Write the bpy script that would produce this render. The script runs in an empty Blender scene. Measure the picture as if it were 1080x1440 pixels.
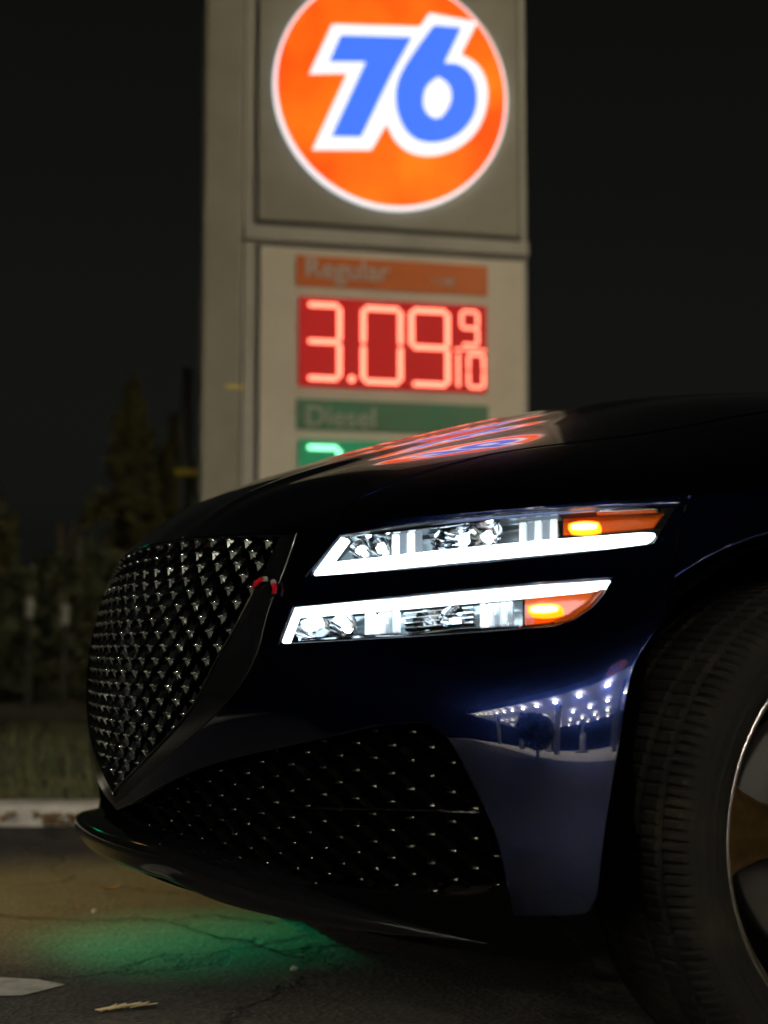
import bpy, bmesh, math, random
import numpy as np
from mathutils import Vector, Matrix
from mathutils.bvhtree import BVHTree
from mathutils.geometry import delaunay_2d_cdt

random.seed(7); rng = np.random.default_rng(7)
S = bpy.context.scene; COL = S.collection
R = math.radians

# ------------------------------------------------------------------ camera
CAM = np.array([-.51, -2.22, .56]); YAW = R(26); PIT = R(5.57); FPX = 2000.0   # 50 mm on a 36 mm tall frame
AX = np.array([math.sin(YAW)*math.cos(PIT), math.cos(YAW)*math.cos(PIT), math.sin(PIT)])
RT = np.array([math.cos(YAW), -math.sin(YAW), 0.]); UP = np.cross(RT, AX)
cd = bpy.data.cameras.new('camera'); cam = bpy.data.objects.new('camera', cd); COL.objects.link(cam)
cam.location = CAM; cam.rotation_euler = (R(90)+PIT, 0, -YAW)
cd.sensor_fit = 'VERTICAL'; cd.sensor_height = 36; cd.lens = 50; cd.clip_start = .05; cd.clip_end = 2000
cd.dof.use_dof = True; cd.dof.focus_distance = 2.0; cd.dof.aperture_fstop = 3.1; cd.dof.aperture_blades = 9
S.camera = cam

# ------------------------------------------------------------------ night sky, faint moon, exposure
w = bpy.data.worlds.new('World'); S.world = w; w.use_nodes = True
nt = w.node_tree; bg = nt.nodes['Background']
sky = nt.nodes.new('ShaderNodeTexSky'); sky.sky_type = 'NISHITA'; sky.sun_disc = False
sky.sun_elevation = R(35); sky.sun_rotation = R(200); sky.air_density = 1.0; sky.dust_density = 3.0
hs = nt.nodes.new('ShaderNodeHueSaturation'); hs.inputs['Saturation'].default_value = .10
tint = nt.nodes.new('ShaderNodeMix'); tint.data_type = 'RGBA'; tint.blend_type = 'MULTIPLY'; tint.inputs[0].default_value = 1; tint.inputs[7].default_value = (1., 1.06, .86, 1)
nt.links.new(sky.outputs[0], hs.inputs['Color']); nt.links.new(hs.outputs[0], tint.inputs[6]); nt.links.new(tint.outputs[2], bg.inputs[0])
bg.inputs[1].default_value = .0013
sl = bpy.data.lights.new('moon', 'SUN'); sl.energy = .004; sl.angle = R(.5); sl.color = (.85, .92, 1)
so = bpy.data.objects.new('moon', sl); COL.objects.link(so); so.rotation_euler = (R(55), 0, R(-20))
S.view_settings.view_transform = 'Standard'; S.view_settings.look = 'None'
S.view_settings.exposure = 0; S.view_settings.gamma = 1
S.cycles.max_bounces = 10; S.cycles.transparent_max_bounces = 12; S.cycles.sample_clamp_indirect = 6
S.cycles.use_denoising = True; S.cycles.caustics_reflective = False; S.cycles.caustics_refractive = False

# ------------------------------------------------------------------ materials
def mat(name, base, rough=.5, metal=0., coat=0., coat_rough=.03, emit=None, estr=0., spec=.5, noise=None, bump=None, alpha=None):
    m = bpy.data.materials.new(name); m.use_nodes = True; n = m.node_tree; b = n.nodes['Principled BSDF']
    b.inputs['Base Color'].default_value = (*base, 1); b.inputs['Roughness'].default_value = rough
    b.inputs['Metallic'].default_value = metal; b.inputs['Coat Weight'].default_value = coat
    b.inputs['Coat Roughness'].default_value = coat_rough; b.inputs['Specular IOR Level'].default_value = spec
    if emit: b.inputs['Emission Color'].default_value = (*emit, 1); b.inputs['Emission Strength'].default_value = estr
    tc = n.nodes.new('ShaderNodeTexCoord')
    if noise:
        sc, c2, lo, hi = noise
        t = n.nodes.new('ShaderNodeTexNoise'); t.inputs['Scale'].default_value = sc; t.inputs['Detail'].default_value = 8
        t.inputs['Roughness'].default_value = .65
        r = n.nodes.new('ShaderNodeValToRGB'); r.color_ramp.elements[0].position = lo; r.color_ramp.elements[1].position = hi
        r.color_ramp.elements[0].color = (*base, 1); r.color_ramp.elements[1].color = (*c2, 1)
        n.links.new(tc.outputs['Object'], t.inputs['Vector']); n.links.new(t.outputs['Fac'], r.inputs[0])
        n.links.new(r.outputs[0], b.inputs['Base Color'])
    if bump:
        sc, st, ds = bump
        t = n.nodes.new('ShaderNodeTexNoise'); t.inputs['Scale'].default_value = sc; t.inputs['Detail'].default_value = 6
        k = n.nodes.new('ShaderNodeBump'); k.inputs['Strength'].default_value = st; k.inputs['Distance'].default_value = ds
        n.links.new(tc.outputs['Object'], t.inputs['Vector']); n.links.new(t.outputs['Fac'], k.inputs['Height'])
        n.links.new(k.outputs[0], b.inputs['Normal'])
    return m

def emis(name, col, s): return mat(name, tuple(min(.8, c) for c in col), .4, emit=col, estr=s)

def glass(name, tint=(1, 1, 1), refl=.06):
    m = bpy.data.materials.new(name); m.use_nodes = True; n = m.node_tree; n.nodes.clear()
    o = n.nodes.new('ShaderNodeOutputMaterial'); t = n.nodes.new('ShaderNodeBsdfTransparent'); g = n.nodes.new('ShaderNodeBsdfGlossy')
    t.inputs[0].default_value = (*tint, 1); g.inputs['Roughness'].default_value = .015
    x = n.nodes.new('ShaderNodeMixShader'); f = n.nodes.new('ShaderNodeFresnel'); f.inputs[0].default_value = 1.45
    n.links.new(f.outputs[0], x.inputs[0]); n.links.new(t.outputs[0], x.inputs[1]); n.links.new(g.outputs[0], x.inputs[2])
    n.links.new(x.outputs[0], o.inputs[0]); return m

def paint_mat():
    # blue metal-flake base under a hard, clean clear coat
    m = mat('navy_paint', (.0038, .0082, .044), .20, 1., 1., .005, noise=(900, (.006, .013, .066), .4, .6))
    m.node_tree.nodes['Principled BSDF'].inputs['Coat IOR'].default_value = 1.56
    return m

M = {}
M['paint'] = paint_mat()
M['gloss'] = mat('gloss_black_plastic', (.003, .003, .0035), .10, 0, 0, spec=.4)
M['satin'] = mat('satin_black_plastic', (.012, .012, .012), .42, noise=(60, (.02, .02, .018), .4, .7))
M['matte'] = mat('matte_black_plastic', (.01, .01, .01), .8)
M['dark_chrome'] = mat('dark_chrome', (.72, .77, .74), .09, 1.)
M['link'] = mat('black_chrome', (.03, .032, .032), .18, 1.)
M['smoked_chrome'] = mat('smoked_chrome', (.13, .12, .105), .22, 1.)
M['void'] = mat('black_mesh_plastic', (.001, .001, .001), .95, spec=0.)
M['chrome'] = mat('chrome', (.75, .77, .8), .08, 1.)
M['alu'] = mat('machined_alloy', (.62, .6, .57), .22, 1.)
M['rim'] = mat('gold_tinted_alloy', (.26, .165, .06), .33, 1., .0, noise=(40, (.16, .10, .036), .45, .75))  # gold tint in the colour stands in for warm light on the rim
M['rubber'] = mat('tyre_rubber', (.005, .0047, .004), .92, spec=.06, noise=(14, (.014, .012, .008), .5, .75), bump=(500, .3, .0008))
M['lens'] = glass('clear_lens'); M['window'] = mat('dark_window_glass', (.004, .004, .005), .03, 0, .5)
M['drl'] = emis('white_light_bar', (.78, .94, 1.), 5.); M['led'] = emis('white_led', (.80, .93, 1.), 60)
M['lit_block'] = emis('lit_lens_block', (.80, .93, 1.), 1.6); M['lit_soft'] = emis('softly_lit_lens_block', (.72, .88, 1.), .6)
M['lit_dim'] = mat('dimly_glowing_lens_block', (.30, .34, .36), .06, .7, emit=(.62, .8, 1.), estr=.32); M['amber_rim'] = emis('amber_signal_lens', (1., .18, .004), 4.); M['amber_led'] = emis('amber_led', (1., .36, .05), 26); M['amber'] = mat('amber_plastic', (.38, .055, .002), .25, 0, .5, emit=(1, .15, .002), estr=.03)  # weak emission in dim lens blocks and amber plate stands for lamp glow
M['lamp_in'] = mat('grey_lamp_bezel', (.34, .40, .44), .22, .6)
M['asphalt'] = None

# ------------------------------------------------------------------ object helpers
def link(o, parent=None):
    COL.objects.link(o)
    if parent is not None: o.parent = parent
    return o
def tag(o, label=None, cat=None, group=None, kind=None):
    for k, v in (('label', label), ('category', cat), ('group', group), ('kind', kind)):
        if v: o[k] = v
    return o
def empty(name, loc=(0, 0, 0), rz=0., parent=None):
    o = bpy.data.objects.new(name, None); o.location = loc; o.rotation_euler = (0, 0, rz); o.empty_display_size = .1
    return link(o, parent)
def mesh(name, verts, faces, m, parent=None, smooth=False):
    me = bpy.data.meshes.new(name); me.from_pydata([tuple(v) for v in verts], [], faces); me.update()
    if smooth: me.shade_smooth()
    if m: me.materials.append(m)
    return link(bpy.data.objects.new(name, me), parent)
class MB:
    def __init__(s): s.v = []; s.f = []
    def add(s, v, f):
        o = len(s.v); s.v += [tuple(map(float, q)) for q in v]; s.f += [tuple(i+o for i in q) for q in f]; return s
    def box(s, x0, x1, y0, y1, z0, z1):
        v = [(x, y, z) for x in (x0, x1) for y in (y0, y1) for z in (z0, z1)]
        return s.add(v, [(0, 1, 3, 2), (4, 6, 7, 5), (0, 4, 5, 1), (2, 3, 7, 6), (0, 2, 6, 4), (1, 5, 7, 3)])
    def prism(s, pts0, pts1):
        n = len(pts0); f = [tuple(range(n))[::-1], tuple(range(n, 2*n))]
        f += [(i, (i+1) % n, n+(i+1) % n, n+i) for i in range(n)]
        return s.add(list(pts0)+list(pts1), f)
    def tube(s, path, rad, seg=8):
        path = [np.array(p, float) for p in path]; rads = rad if hasattr(rad, '__len__') else [rad]*len(path)
        rings = []; prev = None
        for i, p in enumerate(path):
            d = path[min(i+1, len(path)-1)]-path[max(i-1, 0)]; d = d/np.linalg.norm(d)
            a = np.cross(d, (0, 0, 1)) if abs(d[2]) < .95 else np.cross(d, (1, 0, 0))
            a /= np.linalg.norm(a); b = np.cross(d, a)
            rings += [p+rads[i]*(math.cos(t)*a+math.sin(t)*b) for t in np.linspace(0, 2*math.pi, seg, endpoint=False)]
        n = len(path); f = [(i*seg+j, i*seg+(j+1) % seg, (i+1)*seg+(j+1) % seg, (i+1)*seg+j) for i in range(n-1) for j in range(seg)]
        f += [tuple(range(seg))[::-1], tuple((n-1)*seg+j for j in range(seg))]
        return s.add(rings, f)
    def build(s, name, m, parent=None, smooth=False, bevel=0):
        o = mesh(name, s.v, s.f, m, parent, smooth)
        if bevel:
            b = o.modifiers.new('b', 'BEVEL'); b.width = bevel; b.segments = 2; b.limit_method = 'ANGLE'
        return o
def box(name, x0, x1, y0, y1, z0, z1, m, parent=None, bevel=0): return MB().box(x0, x1, y0, y1, z0, z1).build(name, m, parent, bevel=bevel)

# ------------------------------------------------------------------ setting: ground, kerb, verge
def asphalt():
    m = mat('asphalt', (.05, .047, .042), .82); n = m.node_tree; b = n.nodes['Principled BSDF']; tc = n.nodes['Texture Coordinate']
    L = n.links.new
    def nz(sc, det=8, ro=.65):
        t = n.nodes.new('ShaderNodeTexNoise'); t.inputs['Scale'].default_value = sc; t.inputs['Detail'].default_value = det
        t.inputs['Roughness'].default_value = ro; L(tc.outputs['Object'], t.inputs['Vector']); return t
    a = nz(1.6); r = n.nodes.new('ShaderNodeValToRGB')
    r.color_ramp.elements[0].position = .35; r.color_ramp.elements[0].color = (.020, .019, .018, 1)
    r.color_ramp.elements[1].position = .7; r.color_ramp.elements[1].color = (.062, .057, .048, 1); L(a.outputs['Fac'], r.inputs[0])
    g = n.nodes.new('ShaderNodeTexVoronoi'); g.inputs['Scale'].default_value = 110; L(tc.outputs['Object'], g.inputs['Vector'])
    gr = n.nodes.new('ShaderNodeValToRGB'); gr.color_ramp.elements[0].color = (.3, .3, .3, 1); gr.color_ramp.elements[1].color = (1.9, 1.85, 1.7, 1)
    L(g.outputs['Color'], gr.inputs[0])
    mx = n.nodes.new('ShaderNodeMix'); mx.data_type = 'RGBA'; mx.blend_type = 'MULTIPLY'; mx.inputs[0].default_value = 1
    L(r.outputs[0], mx.inputs[6]); L(gr.outputs[0], mx.inputs[7])
    # cracks: edges of large cells, warped
    wv = nz(2.2, 6); vm = n.nodes.new('ShaderNodeVectorMath'); vm.operation = 'SCALE'; vm.inputs['Scale'].default_value = .55
    L(wv.outputs['Color'], vm.inputs[0]); ad = n.nodes.new('ShaderNodeVectorMath'); L(tc.outputs['Object'], ad.inputs[0]); L(vm.outputs[0], ad.inputs[1])
    c = n.nodes.new('ShaderNodeTexVoronoi'); c.feature = 'DISTANCE_TO_EDGE'; c.inputs['Scale'].default_value = 1.15; L(ad.outputs[0], c.inputs['Vector'])
    cr = n.nodes.new('ShaderNodeMapRange'); cr.inputs[1].default_value = 0.004; cr.inputs[2].default_value = .018; L(c.outputs['Distance'], cr.inputs[0])
    m2 = n.nodes.new('ShaderNodeMix'); m2.data_type = 'RGBA'; m2.inputs[6].default_value = (.006, .005, .004, 1)
    L(cr.outputs[0], m2.inputs[0]); L(mx.outputs[2], m2.inputs[7]); L(m2.outputs[2], b.inputs['Base Color'])
    sm = n.nodes.new('ShaderNodeMath'); sm.operation = 'MULTIPLY_ADD'; sm.inputs[1].default_value = .35
    L(g.outputs['Distance'], sm.inputs[0]); L(cr.outputs[0], sm.inputs[2])
    bp = n.nodes.new('ShaderNodeBump'); bp.inputs['Strength'].default_value = 1.; bp.inputs['Distance'].default_value = .005
    L(sm.outputs[0], bp.inputs['Height']); L(bp.outputs[0], b.inputs['Normal']); return m
M['asphalt'] = asphalt()
tag(mesh('ground', [(-300, -300, -.02), (300, -300, -.02), (300, 300, -.02), (-300, 300, -.02)], [(0, 1, 2, 3)], mat('dark_earth', (.03, .032, .02), .9, noise=(3, (.05, .048, .03), .4, .6))), kind='structure')
KERB = [(-40, 24), (-9, 7.6), (-3, 4.25), (-.6, 2.99), (.415, 2.483), (.72, 2.334), (1.1, 2.17), (1.7, 2.06), (3, 2.02), (12, 2.02), (60, 2.02)]
def offs(d):
    out = []
    for i, p in enumerate(KERB):
        a = np.array(KERB[max(i-1, 0)]); b = np.array(KERB[min(i+1, len(KERB)-1)]); t = (b-a)/np.linalg.norm(b-a)
        out.append(np.array(p)+d*np.array((-t[1], t[0])))
    return out
k0, kb = offs(0), offs(.16)
n = len(KERB)
tag(mesh('asphalt_lot', [(*p, 0) for p in k0]+[(60, -60, 0), (-40, -60, 0)], [tuple(range(n+2))[::-1]], M['asphalt']), kind='structure')
mb = MB(); P = []
for prof in ((0, -.02), (.006, .062), (.018, .07), (.15, .07), (.16, .06)): P += [(*q, prof[1]) for q in offs(prof[0])]
mb.add(P, [(r*n+i, r*n+i+1, (r+1)*n+i+1, (r+1)*n+i) for r in range(4) for i in range(n-1)])
tag(mb.build('kerb', mat('pale_concrete', (.62, .6, .55), .8, noise=(9, (.42, .4, .35), .4, .7), bump=(80, .4, .004))), kind='structure')
ve = offs(.16)
tag(mesh('verge', [(*p, .05) for p in ve]+[(60, 60, .05), (-40, 60, .05)], [tuple(range(n+2))], mat('verge_soil', (.035, .036, .016), .95, noise=(5, (.075, .062, .03), .4, .65))), kind='structure')
# grass blades on the verge
v = []; f = []
for i in range(26000):
    x = rng.uniform(-2.2, 6.5); yk = float(np.interp(x, [p[0] for p in ve], [p[1] for p in ve])); y = yk+rng.uniform(.02, 1)**1.6*5.5
    h = rng.uniform(.02, .07); a = rng.uniform(0, 6.28); wd = rng.uniform(.003, .007); lx, ly = rng.normal(0, .02, 2)
    b = len(v); v += [(x-wd*math.cos(a), y-wd*math.sin(a), .05), (x+wd*math.cos(a), y+wd*math.sin(a), .05), (x+lx, y+ly, .05+h)]; f.append((b, b+1, b+2))
tag(mesh('grass', v, f, mat('grass_blade', (.055, .075, .02), .7, noise=(4, (.12, .10, .04), .45, .6))), 'short patchy grass growing on the verge behind the kerb', 'grass', kind='stuff')
# cracks in the surface, laid on as thin dark ribbons
CR = [[(-.4, 1.3), (-.1, 1.05), (.108, .895), (.257, .769), (.37, .74), (.412, .676)], [(.412, .676), (.469, .709), (.515, .705), (.544, .655), (.594, .579), (.668, .603), (.722, .542)], [(.412, .676), (.428, .585), (.443, .498), (.482, .425), (.496, .31), (.521, .217)], [(.496, .31), (.618, .308), (.69, .181)]]
mb = MB()
for c_ in CR:
    q = []
    for a, b in zip(c_[:-1], c_[1:]):
        for t in np.linspace(0, 1, 7)[:-1]: q.append(np.array(a)+(np.array(b)-np.array(a))*t+rng.normal(0, .004, 2))
    q.append(np.array(c_[-1])); wd = [rng.uniform(.0012, .0042) for _ in q]; wd[-1] = .0004
    L = [(p_[0]-w_*.6, p_[1]-w_, .003) for p_, w_ in zip(q, wd)]+[(p_[0]+w_*.6, p_[1]+w_, .003) for p_, w_ in zip(q, wd)]; n_ = len(q)
    mb.add(L, [(i, n_+i, n_+i+1, i+1) for i in range(n_-1)])
tag(mb.build('pavement_crack', mat('crack_dark', (.004, .0035, .003), .95, spec=0.)), kind='structure')
# worn white parking mark
mk = mat('worn_white_paint', (.42, .42, .38), .8, noise=(14, (.22, .21, .19), .45, .65))
tag(mesh('parking_line', [(-.55, .55, .004), (-.02, .325, .004), (.05, .27, .004), (.083, .212, .004), (.002, .168, .004), (-.6, .42, .004)], [(5, 4, 3, 2, 1, 0)], mk), kind='structure')

# ------------------------------------------------------------------ smooth spline surfaces for the bodywork
class Spl:
    def __init__(s, k):
        s.k = np.array(k, float); n = len(k); h = np.diff(s.k); A = np.eye(n); B = np.zeros((n, n))
        for i in range(1, n-1):
            A[i, i-1] = h[i-1]; A[i, i] = 2*(h[i-1]+h[i]); A[i, i+1] = h[i]
            B[i, i-1] = 6/h[i-1]; B[i, i] = -6/h[i-1]-6/h[i]; B[i, i+1] = 6/h[i]
        s.K = np.linalg.solve(A, B)
    def w(s, t):
        t = np.atleast_1d(np.asarray(t, float)); i = np.clip(np.searchsorted(s.k, t)-1, 0, len(s.k)-2)
        h = s.k[i+1]-s.k[i]; a = ((s.k[i+1]-t)/h)[:, None]; b = 1-a; I = np.eye(len(s.k)); h = h[:, None]
        W = a*I[i]+b*I[i+1]+((a**3-a)*s.K[i]+(b**3-b)*s.K[i+1])*h*h/6
        D = (I[i+1]-I[i])/h+(-(3*a*a-1)*s.K[i]+(3*b*b-1)*s.K[i+1])*h/6
        return W, D
class Surf:
    """grid[i][j] of control points, interpolated with C2 splines over knots s (i) and t (j)"""
    def __init__(s, ks, kt, grid, flip=1, lo=None, res=(110, 90)):
        s.S = Spl(ks); s.T = Spl(kt); s.G = np.array(grid, float); s.flip = flip
        a = np.linspace(ks[0], ks[-1], res[0]); b = np.linspace(kt[0], kt[-1], res[1])
        aa, bb = np.meshgrid(a, b, indexing='ij'); p, _ = s.ev(aa.ravel(), bb.ravel()); nb = res[1]
        tr = []
        for i in range(res[0]-1):
            for j in range(nb-1):
                q = i*nb+j; tr += [(q, q+nb, q+nb+1), (q, q+nb+1, q+1)]
        s.st = np.stack([aa.ravel(), bb.ravel()], 1); s.tr = tr; s.p = p
        s.bvh = BVHTree.FromPolygons([Vector(x) for x in p], tr)
    def ev(s, a, b):
        Wa, Da = s.S.w(a); Wb, Db = s.T.w(b); e = lambda x, y: np.einsum('ki,kj,ijc->kc', x, y, s.G)
        p = e(Wa, Wb); n = np.cross(e(Da, Wb), e(Wa, Db))*s.flip; n /= np.linalg.norm(n, axis=1)[:, None]+1e-12
        return p, n
    def hit(s, o, d):
        loc, _, i, _ = s.bvh.ray_cast(Vector(o), Vector(d))
        if loc is None: loc, _, i, _ = s.bvh.find_nearest(Vector(o)+Vector(d).normalized()*2.1)
        t = s.tr[i]; A, B, C = (s.p[q] for q in t); v0, v1, v2 = B-A, C-A, np.array(loc)-A
        d00, d01, d11, d20, d21 = v0@v0, v0@v1, v1@v1, v2@v0, v2@v1; den = d00*d11-d01*d01
        b = (d11*d20-d01*d21)/den; c = (d00*d21-d01*d20)/den
        return (1-b-c)*s.st[t[0]]+b*s.st[t[1]]+c*s.st[t[2]]
    def px(s, x, y): return s.hit(CAM, RT*(x-540)+UP*(720-y)+AX*FPX)
    def side(s, u, z): return s.hit((u, -4, z), (0, 1, 0))
def dens(pts, step, closed=True):
    pts = [np.array(p, float) for p in pts]; out = []
    for i in range(len(pts) if closed else len(pts)-1):
        a, b = pts[i], pts[(i+1) % len(pts)]; k = max(1, int(np.linalg.norm(b-a)/step)); out += [a+(b-a)*j/k for j in range(k)]
    if not closed: out.append(pts[-1])
    return out
def curve(pts, n=8):      # smooth open curve through points
    pts = np.array(pts, float); d = np.r_[0, np.cumsum(np.linalg.norm(np.diff(pts, axis=0), axis=1))]; s = Spl(d)
    W, _ = s.w(np.linspace(0, d[-1], (len(pts)-1)*n+1)); return [q for q in W@pts]
def inside(poly, q):
    poly = np.array(poly); q = np.atleast_2d(q); x, y = q[:, 0], q[:, 1]; r = np.zeros(len(q), bool); a = poly; b = np.roll(poly, -1, 0)
    for (x0, y0), (x1, y1) in zip(a, b):
        if y0 == y1: continue
        c = ((y0 > y) != (y1 > y)) & (x < (x1-x0)*(y-y0)/(y1-y0)+x0); r ^= c
    return r
def pair(name, surf, outline, m, parent, **k):
    o = panel(name, surf, outline, m, parent, mirror=False, **k); c = o.copy(); link(c, parent); c.scale = (1, -1, 1)
def panel(name, surf, outline, m, parent, holes=(), g=.014, off=0., skirt=.012, mirror=True, both=False):
    """a skin cut from a surface along an outline (surface coordinates) with turned-in edges"""
    loops = [dens(outline, g*.7)]+[dens(h, g*.7) for h in holes]
    pts = []; ed = []
    for l in loops:
        b = len(pts); pts += list(l); ed += [(b+i, b+(i+1) % len(l)) for i in range(len(l))]
    o = np.array(loops[0]); lo, hi = o.min(0), o.max(0)
    gx, gy = np.meshgrid(np.arange(lo[0]+g/2, hi[0], g), np.arange(lo[1]+g/2, hi[1], g)); q = np.stack([gx.ravel(), gy.ravel()], 1)
    k = inside(loops[0], q)
    for l in loops[1:]: k &= ~inside(l, q)
    bp = np.array(pts); q = q[k]
    if len(q):
        dd = np.array([np.min(np.sum((bp-a)**2, 1)) for a in q]); q = q[dd > (g*.45)**2]; pts += list(q)
    r = delaunay_2d_cdt([Vector((float(a[0]), float(a[1]))) for a in pts], ed, [], 0, 1e-6)
    V = np.array([(a.x, a.y) for a in r[0]]); T = [tuple(t) for t in r[2]]
    cen = np.array([V[list(t)].mean(0) for t in T]); k = inside(loops[0], cen)
    for l in loops[1:]: k &= ~inside(l, cen)
    T = [t for t, z in zip(T, k) if z]
    p, nn = surf.ev(V[:, 0], V[:, 1]); p = p+nn*off
    # orientation
    t = T[len(T)//2]
    if np.cross(p[t[1]]-p[t[0]], p[t[2]]-p[t[0]])@nn[t[0]] < 0: T = [a[::-1] for a in T]
    verts = list(p); nor = list(nn); faces = list(T)
    if skirt:
        cnt = {}
        for t in T:
            for a, b in ((t[0], t[1]), (t[1], t[2]), (t[2], t[0])): cnt[(a, b)] = 1
        for a, b in list(cnt):
            if (b, a) in cnt: continue
            if mirror and abs(p[a][1]) < 1e-4 and abs(p[b][1]) < 1e-4: continue
            e = np.cross(p[b]-p[a], nn[a]); e /= np.linalg.norm(e)+1e-12; i = len(verts)
            c0 = .0012
            verts += [p[a]+(e-nn[a])*c0, p[b]+(e-nn[b])*c0, p[a]-nn[a]*skirt, p[b]-nn[b]*skirt]; nor += [(e+nn[a])*.7, (e+nn[b])*.7, e, e]
            faces += [(a, i, i+1, b), (i, i+2, i+3, i+1)]
    if mirror:
        n0 = len(verts); verts += [v*np.array((1, -1, 1)) for v in verts]; nor += [v*np.array((1, -1, 1)) for v in nor]
        faces += [tuple(i+n0 for i in a[::-1]) for a in faces]
    ob = mesh(name, verts, faces, m, parent, True)
    ob.data.normals_split_custom_set_from_vertices([tuple(np.array(v)/(np.linalg.norm(v)+1e-9)) for v in nor])
    return ob

# upper shell: stations front to rear, each from the lamp-top edge (t=.8) up to the centreline (t=0)
UST = [.17, .24, .34, .48, .64, .83, 1.1, 1.42, 1.84]; UT = [0, .2, .42, .60, .70, .80]
U5 = [[(.163, 0, .735), (.167, .10, .734), (.176, .20, .731), (.188, .29, .728), (.203, .37, .723), (.222, .44, .715)],
      [(.235, 0, .793), (.238, .11, .791), (.242, .23, .785), (.246, .34, .766), (.25, .44, .746), (.253, .52, .722)],
      [(.375, 0, .858), (.37, .18, .851), (.36, .35, .828), (.345, .49, .793), (.333, .58, .761), (.322, .64, .729)],
      [(.54, 0, .912), (.53, .21, .901), (.512, .42, .867), (.485, .60, .822), (.46, .70, .779), (.442, .765, .738)],
      [(.71, 0, .957), (.70, .22, .945), (.68, .45, .905), (.645, .67, .845), (.615, .78, .795), (.592, .84, .75)],
      [(.88, 0, .992), (.87, .23, .980), (.85, .47, .945), (.83, .71, .885), (.815, .83, .828), (.80, .885, .775)],
      [(1.15, 0, 1.025), (1.14, .24, 1.012), (1.12, .48, .975), (1.1, .73, .915), (1.1, .855, .865), (1.1, .91, .81)],
      [(1.38, 0, 1.045), (1.38, .24, 1.032), (1.39, .48, .997), (1.41, .73, .94), (1.43, .87, .90), (1.45, .92, .85)],
      [(1.84, 0, 1.075), (1.84, .24, 1.065), (1.84, .48, 1.035), (1.84, .73, .985), (1.84, .87, .93), (1.84, .92, .86)]]
for i, row in enumerate(U5):      # a raised character line on each side of the hood
    a, b = np.array(row[1]), np.array(row[2]); bump_ = (0, .0025, .004, .0045, .0045, .0045, .004, .003, .002)[i]
    ins = [tuple(a+(b-a)*k+np.array((0, 0, .0012+z_))) for k, z_ in ((.20, 0), (.42, bump_), (.64, 0))]; U5[i] = row[:2]+ins+row[2:]
UT = UT[:2]+[.2+.22*k for k in (.20, .42, .64)]+UT[2:]
flipY = lambda row: [(a, -b, c) for a, b, c in row]
UG = [[(a, b, c) for a, b, c in row[:0:-1]]+flipY(row) for row in U5]      # far side (+Y) then near side (-Y)
UTK = [-t for t in UT[:0:-1]]+UT
U = Surf(UST, UTK, UG, flip=1)
if U.ev([.5], [.1])[1][0][2] < 0: U.flip = -1
# fascia: columns from the centreline round the corner to the door, rows from the sill up to the lamp-top edge
FV = [(0, .15, .30, .42, .53, .65, .765)]
FR = [  # z, [(u,v)...]
 (.215, [(.135, 0), (.142, .15), (.163, .30), (.192, .42), (.224, .53), (.262, .65), (.312, .765), (.37, .85), (.42, .885), (.62, .90), (.95, .91), (1.45, .91)]),
 (.28, [(.112, 0), (.120, .15), (.143, .30), (.175, .42), (.210, .53), (.250, .65), (.300, .765), (.355, .855), (.405, .895), (.60, .91), (.95, .92), (1.45, .92)]),
 (.38, [(.102, 0), (.110, .15), (.135, .30), (.168, .42), (.204, .53), (.246, .65), (.298, .765), (.354, .86), (.405, .902), (.60, .916), (.95, .925), (1.45, .928)]),
 (.48, [(.100, 0), (.109, .15), (.135, .30), (.168, .42), (.205, .53), (.250, .65), (.2985, .765), (.355, .86), (.407, .904), (.60, .918), (.95, .927), (1.45, .93)]),
 (.57, [(.105, 0), (.114, .15), (.140, .30), (.175, .42), (.214, .53), (.266, .65), (.326, .765), (.394, .853), (.452, .897), (.62, .917), (.95, .926), (1.45, .93)]),
 (.655, [(.122, 0), (.131, .15), (.158, .30), (.193, .42), (.238, .53), (.305, .65), (.392, .765), (.485, .848), (.560, .888), (.70, .912), (1.0, .923), (1.45, .93)])]
_, = FV
top = []
W, _ = Spl(UST).w(np.linspace(.17, 1.84, 500)); e0 = W@np.array([r[-1] for r in U5])
for vv in (.0, .15, .30, .42): 
    r0 = np.array(U5[0]); top.append([np.interp(vv, r0[:, 1], r0[:, c]) for c in range(3)])
for uu in (.262, .33, .44, .565, .66, .80, 1.05, 1.45): top.append([np.interp(uu, e0[:, 0], e0[:, c]) for c in range(3)])
FS = [0, .15, .305, .43, .545, .675, .80, .91, .98, 1.17, 1.5, 1.98]; FT = [.215, .28, .38, .48, .57, .655, .735]
rows = [[(u, v, z) for u, v in r] for z, r in FR]+[top]
FG = [[(a, b, c) for a, b, c in [rows[j][i] for j in range(7)]] for i in range(11, 0, -1)]+[flipY([rows[j][i] for j in range(7)]) for i in range(12)]
F = Surf([-s for s in FS[:0:-1]]+FS, FT, FG, res=(260, 90))
if F.ev([.1], [.5])[1][0][0] > 0: F.flip = -1
fp = lambda l: [F.px(*q) for q in l]; up_ = lambda l: [U.px(*q) for q in l]

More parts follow.
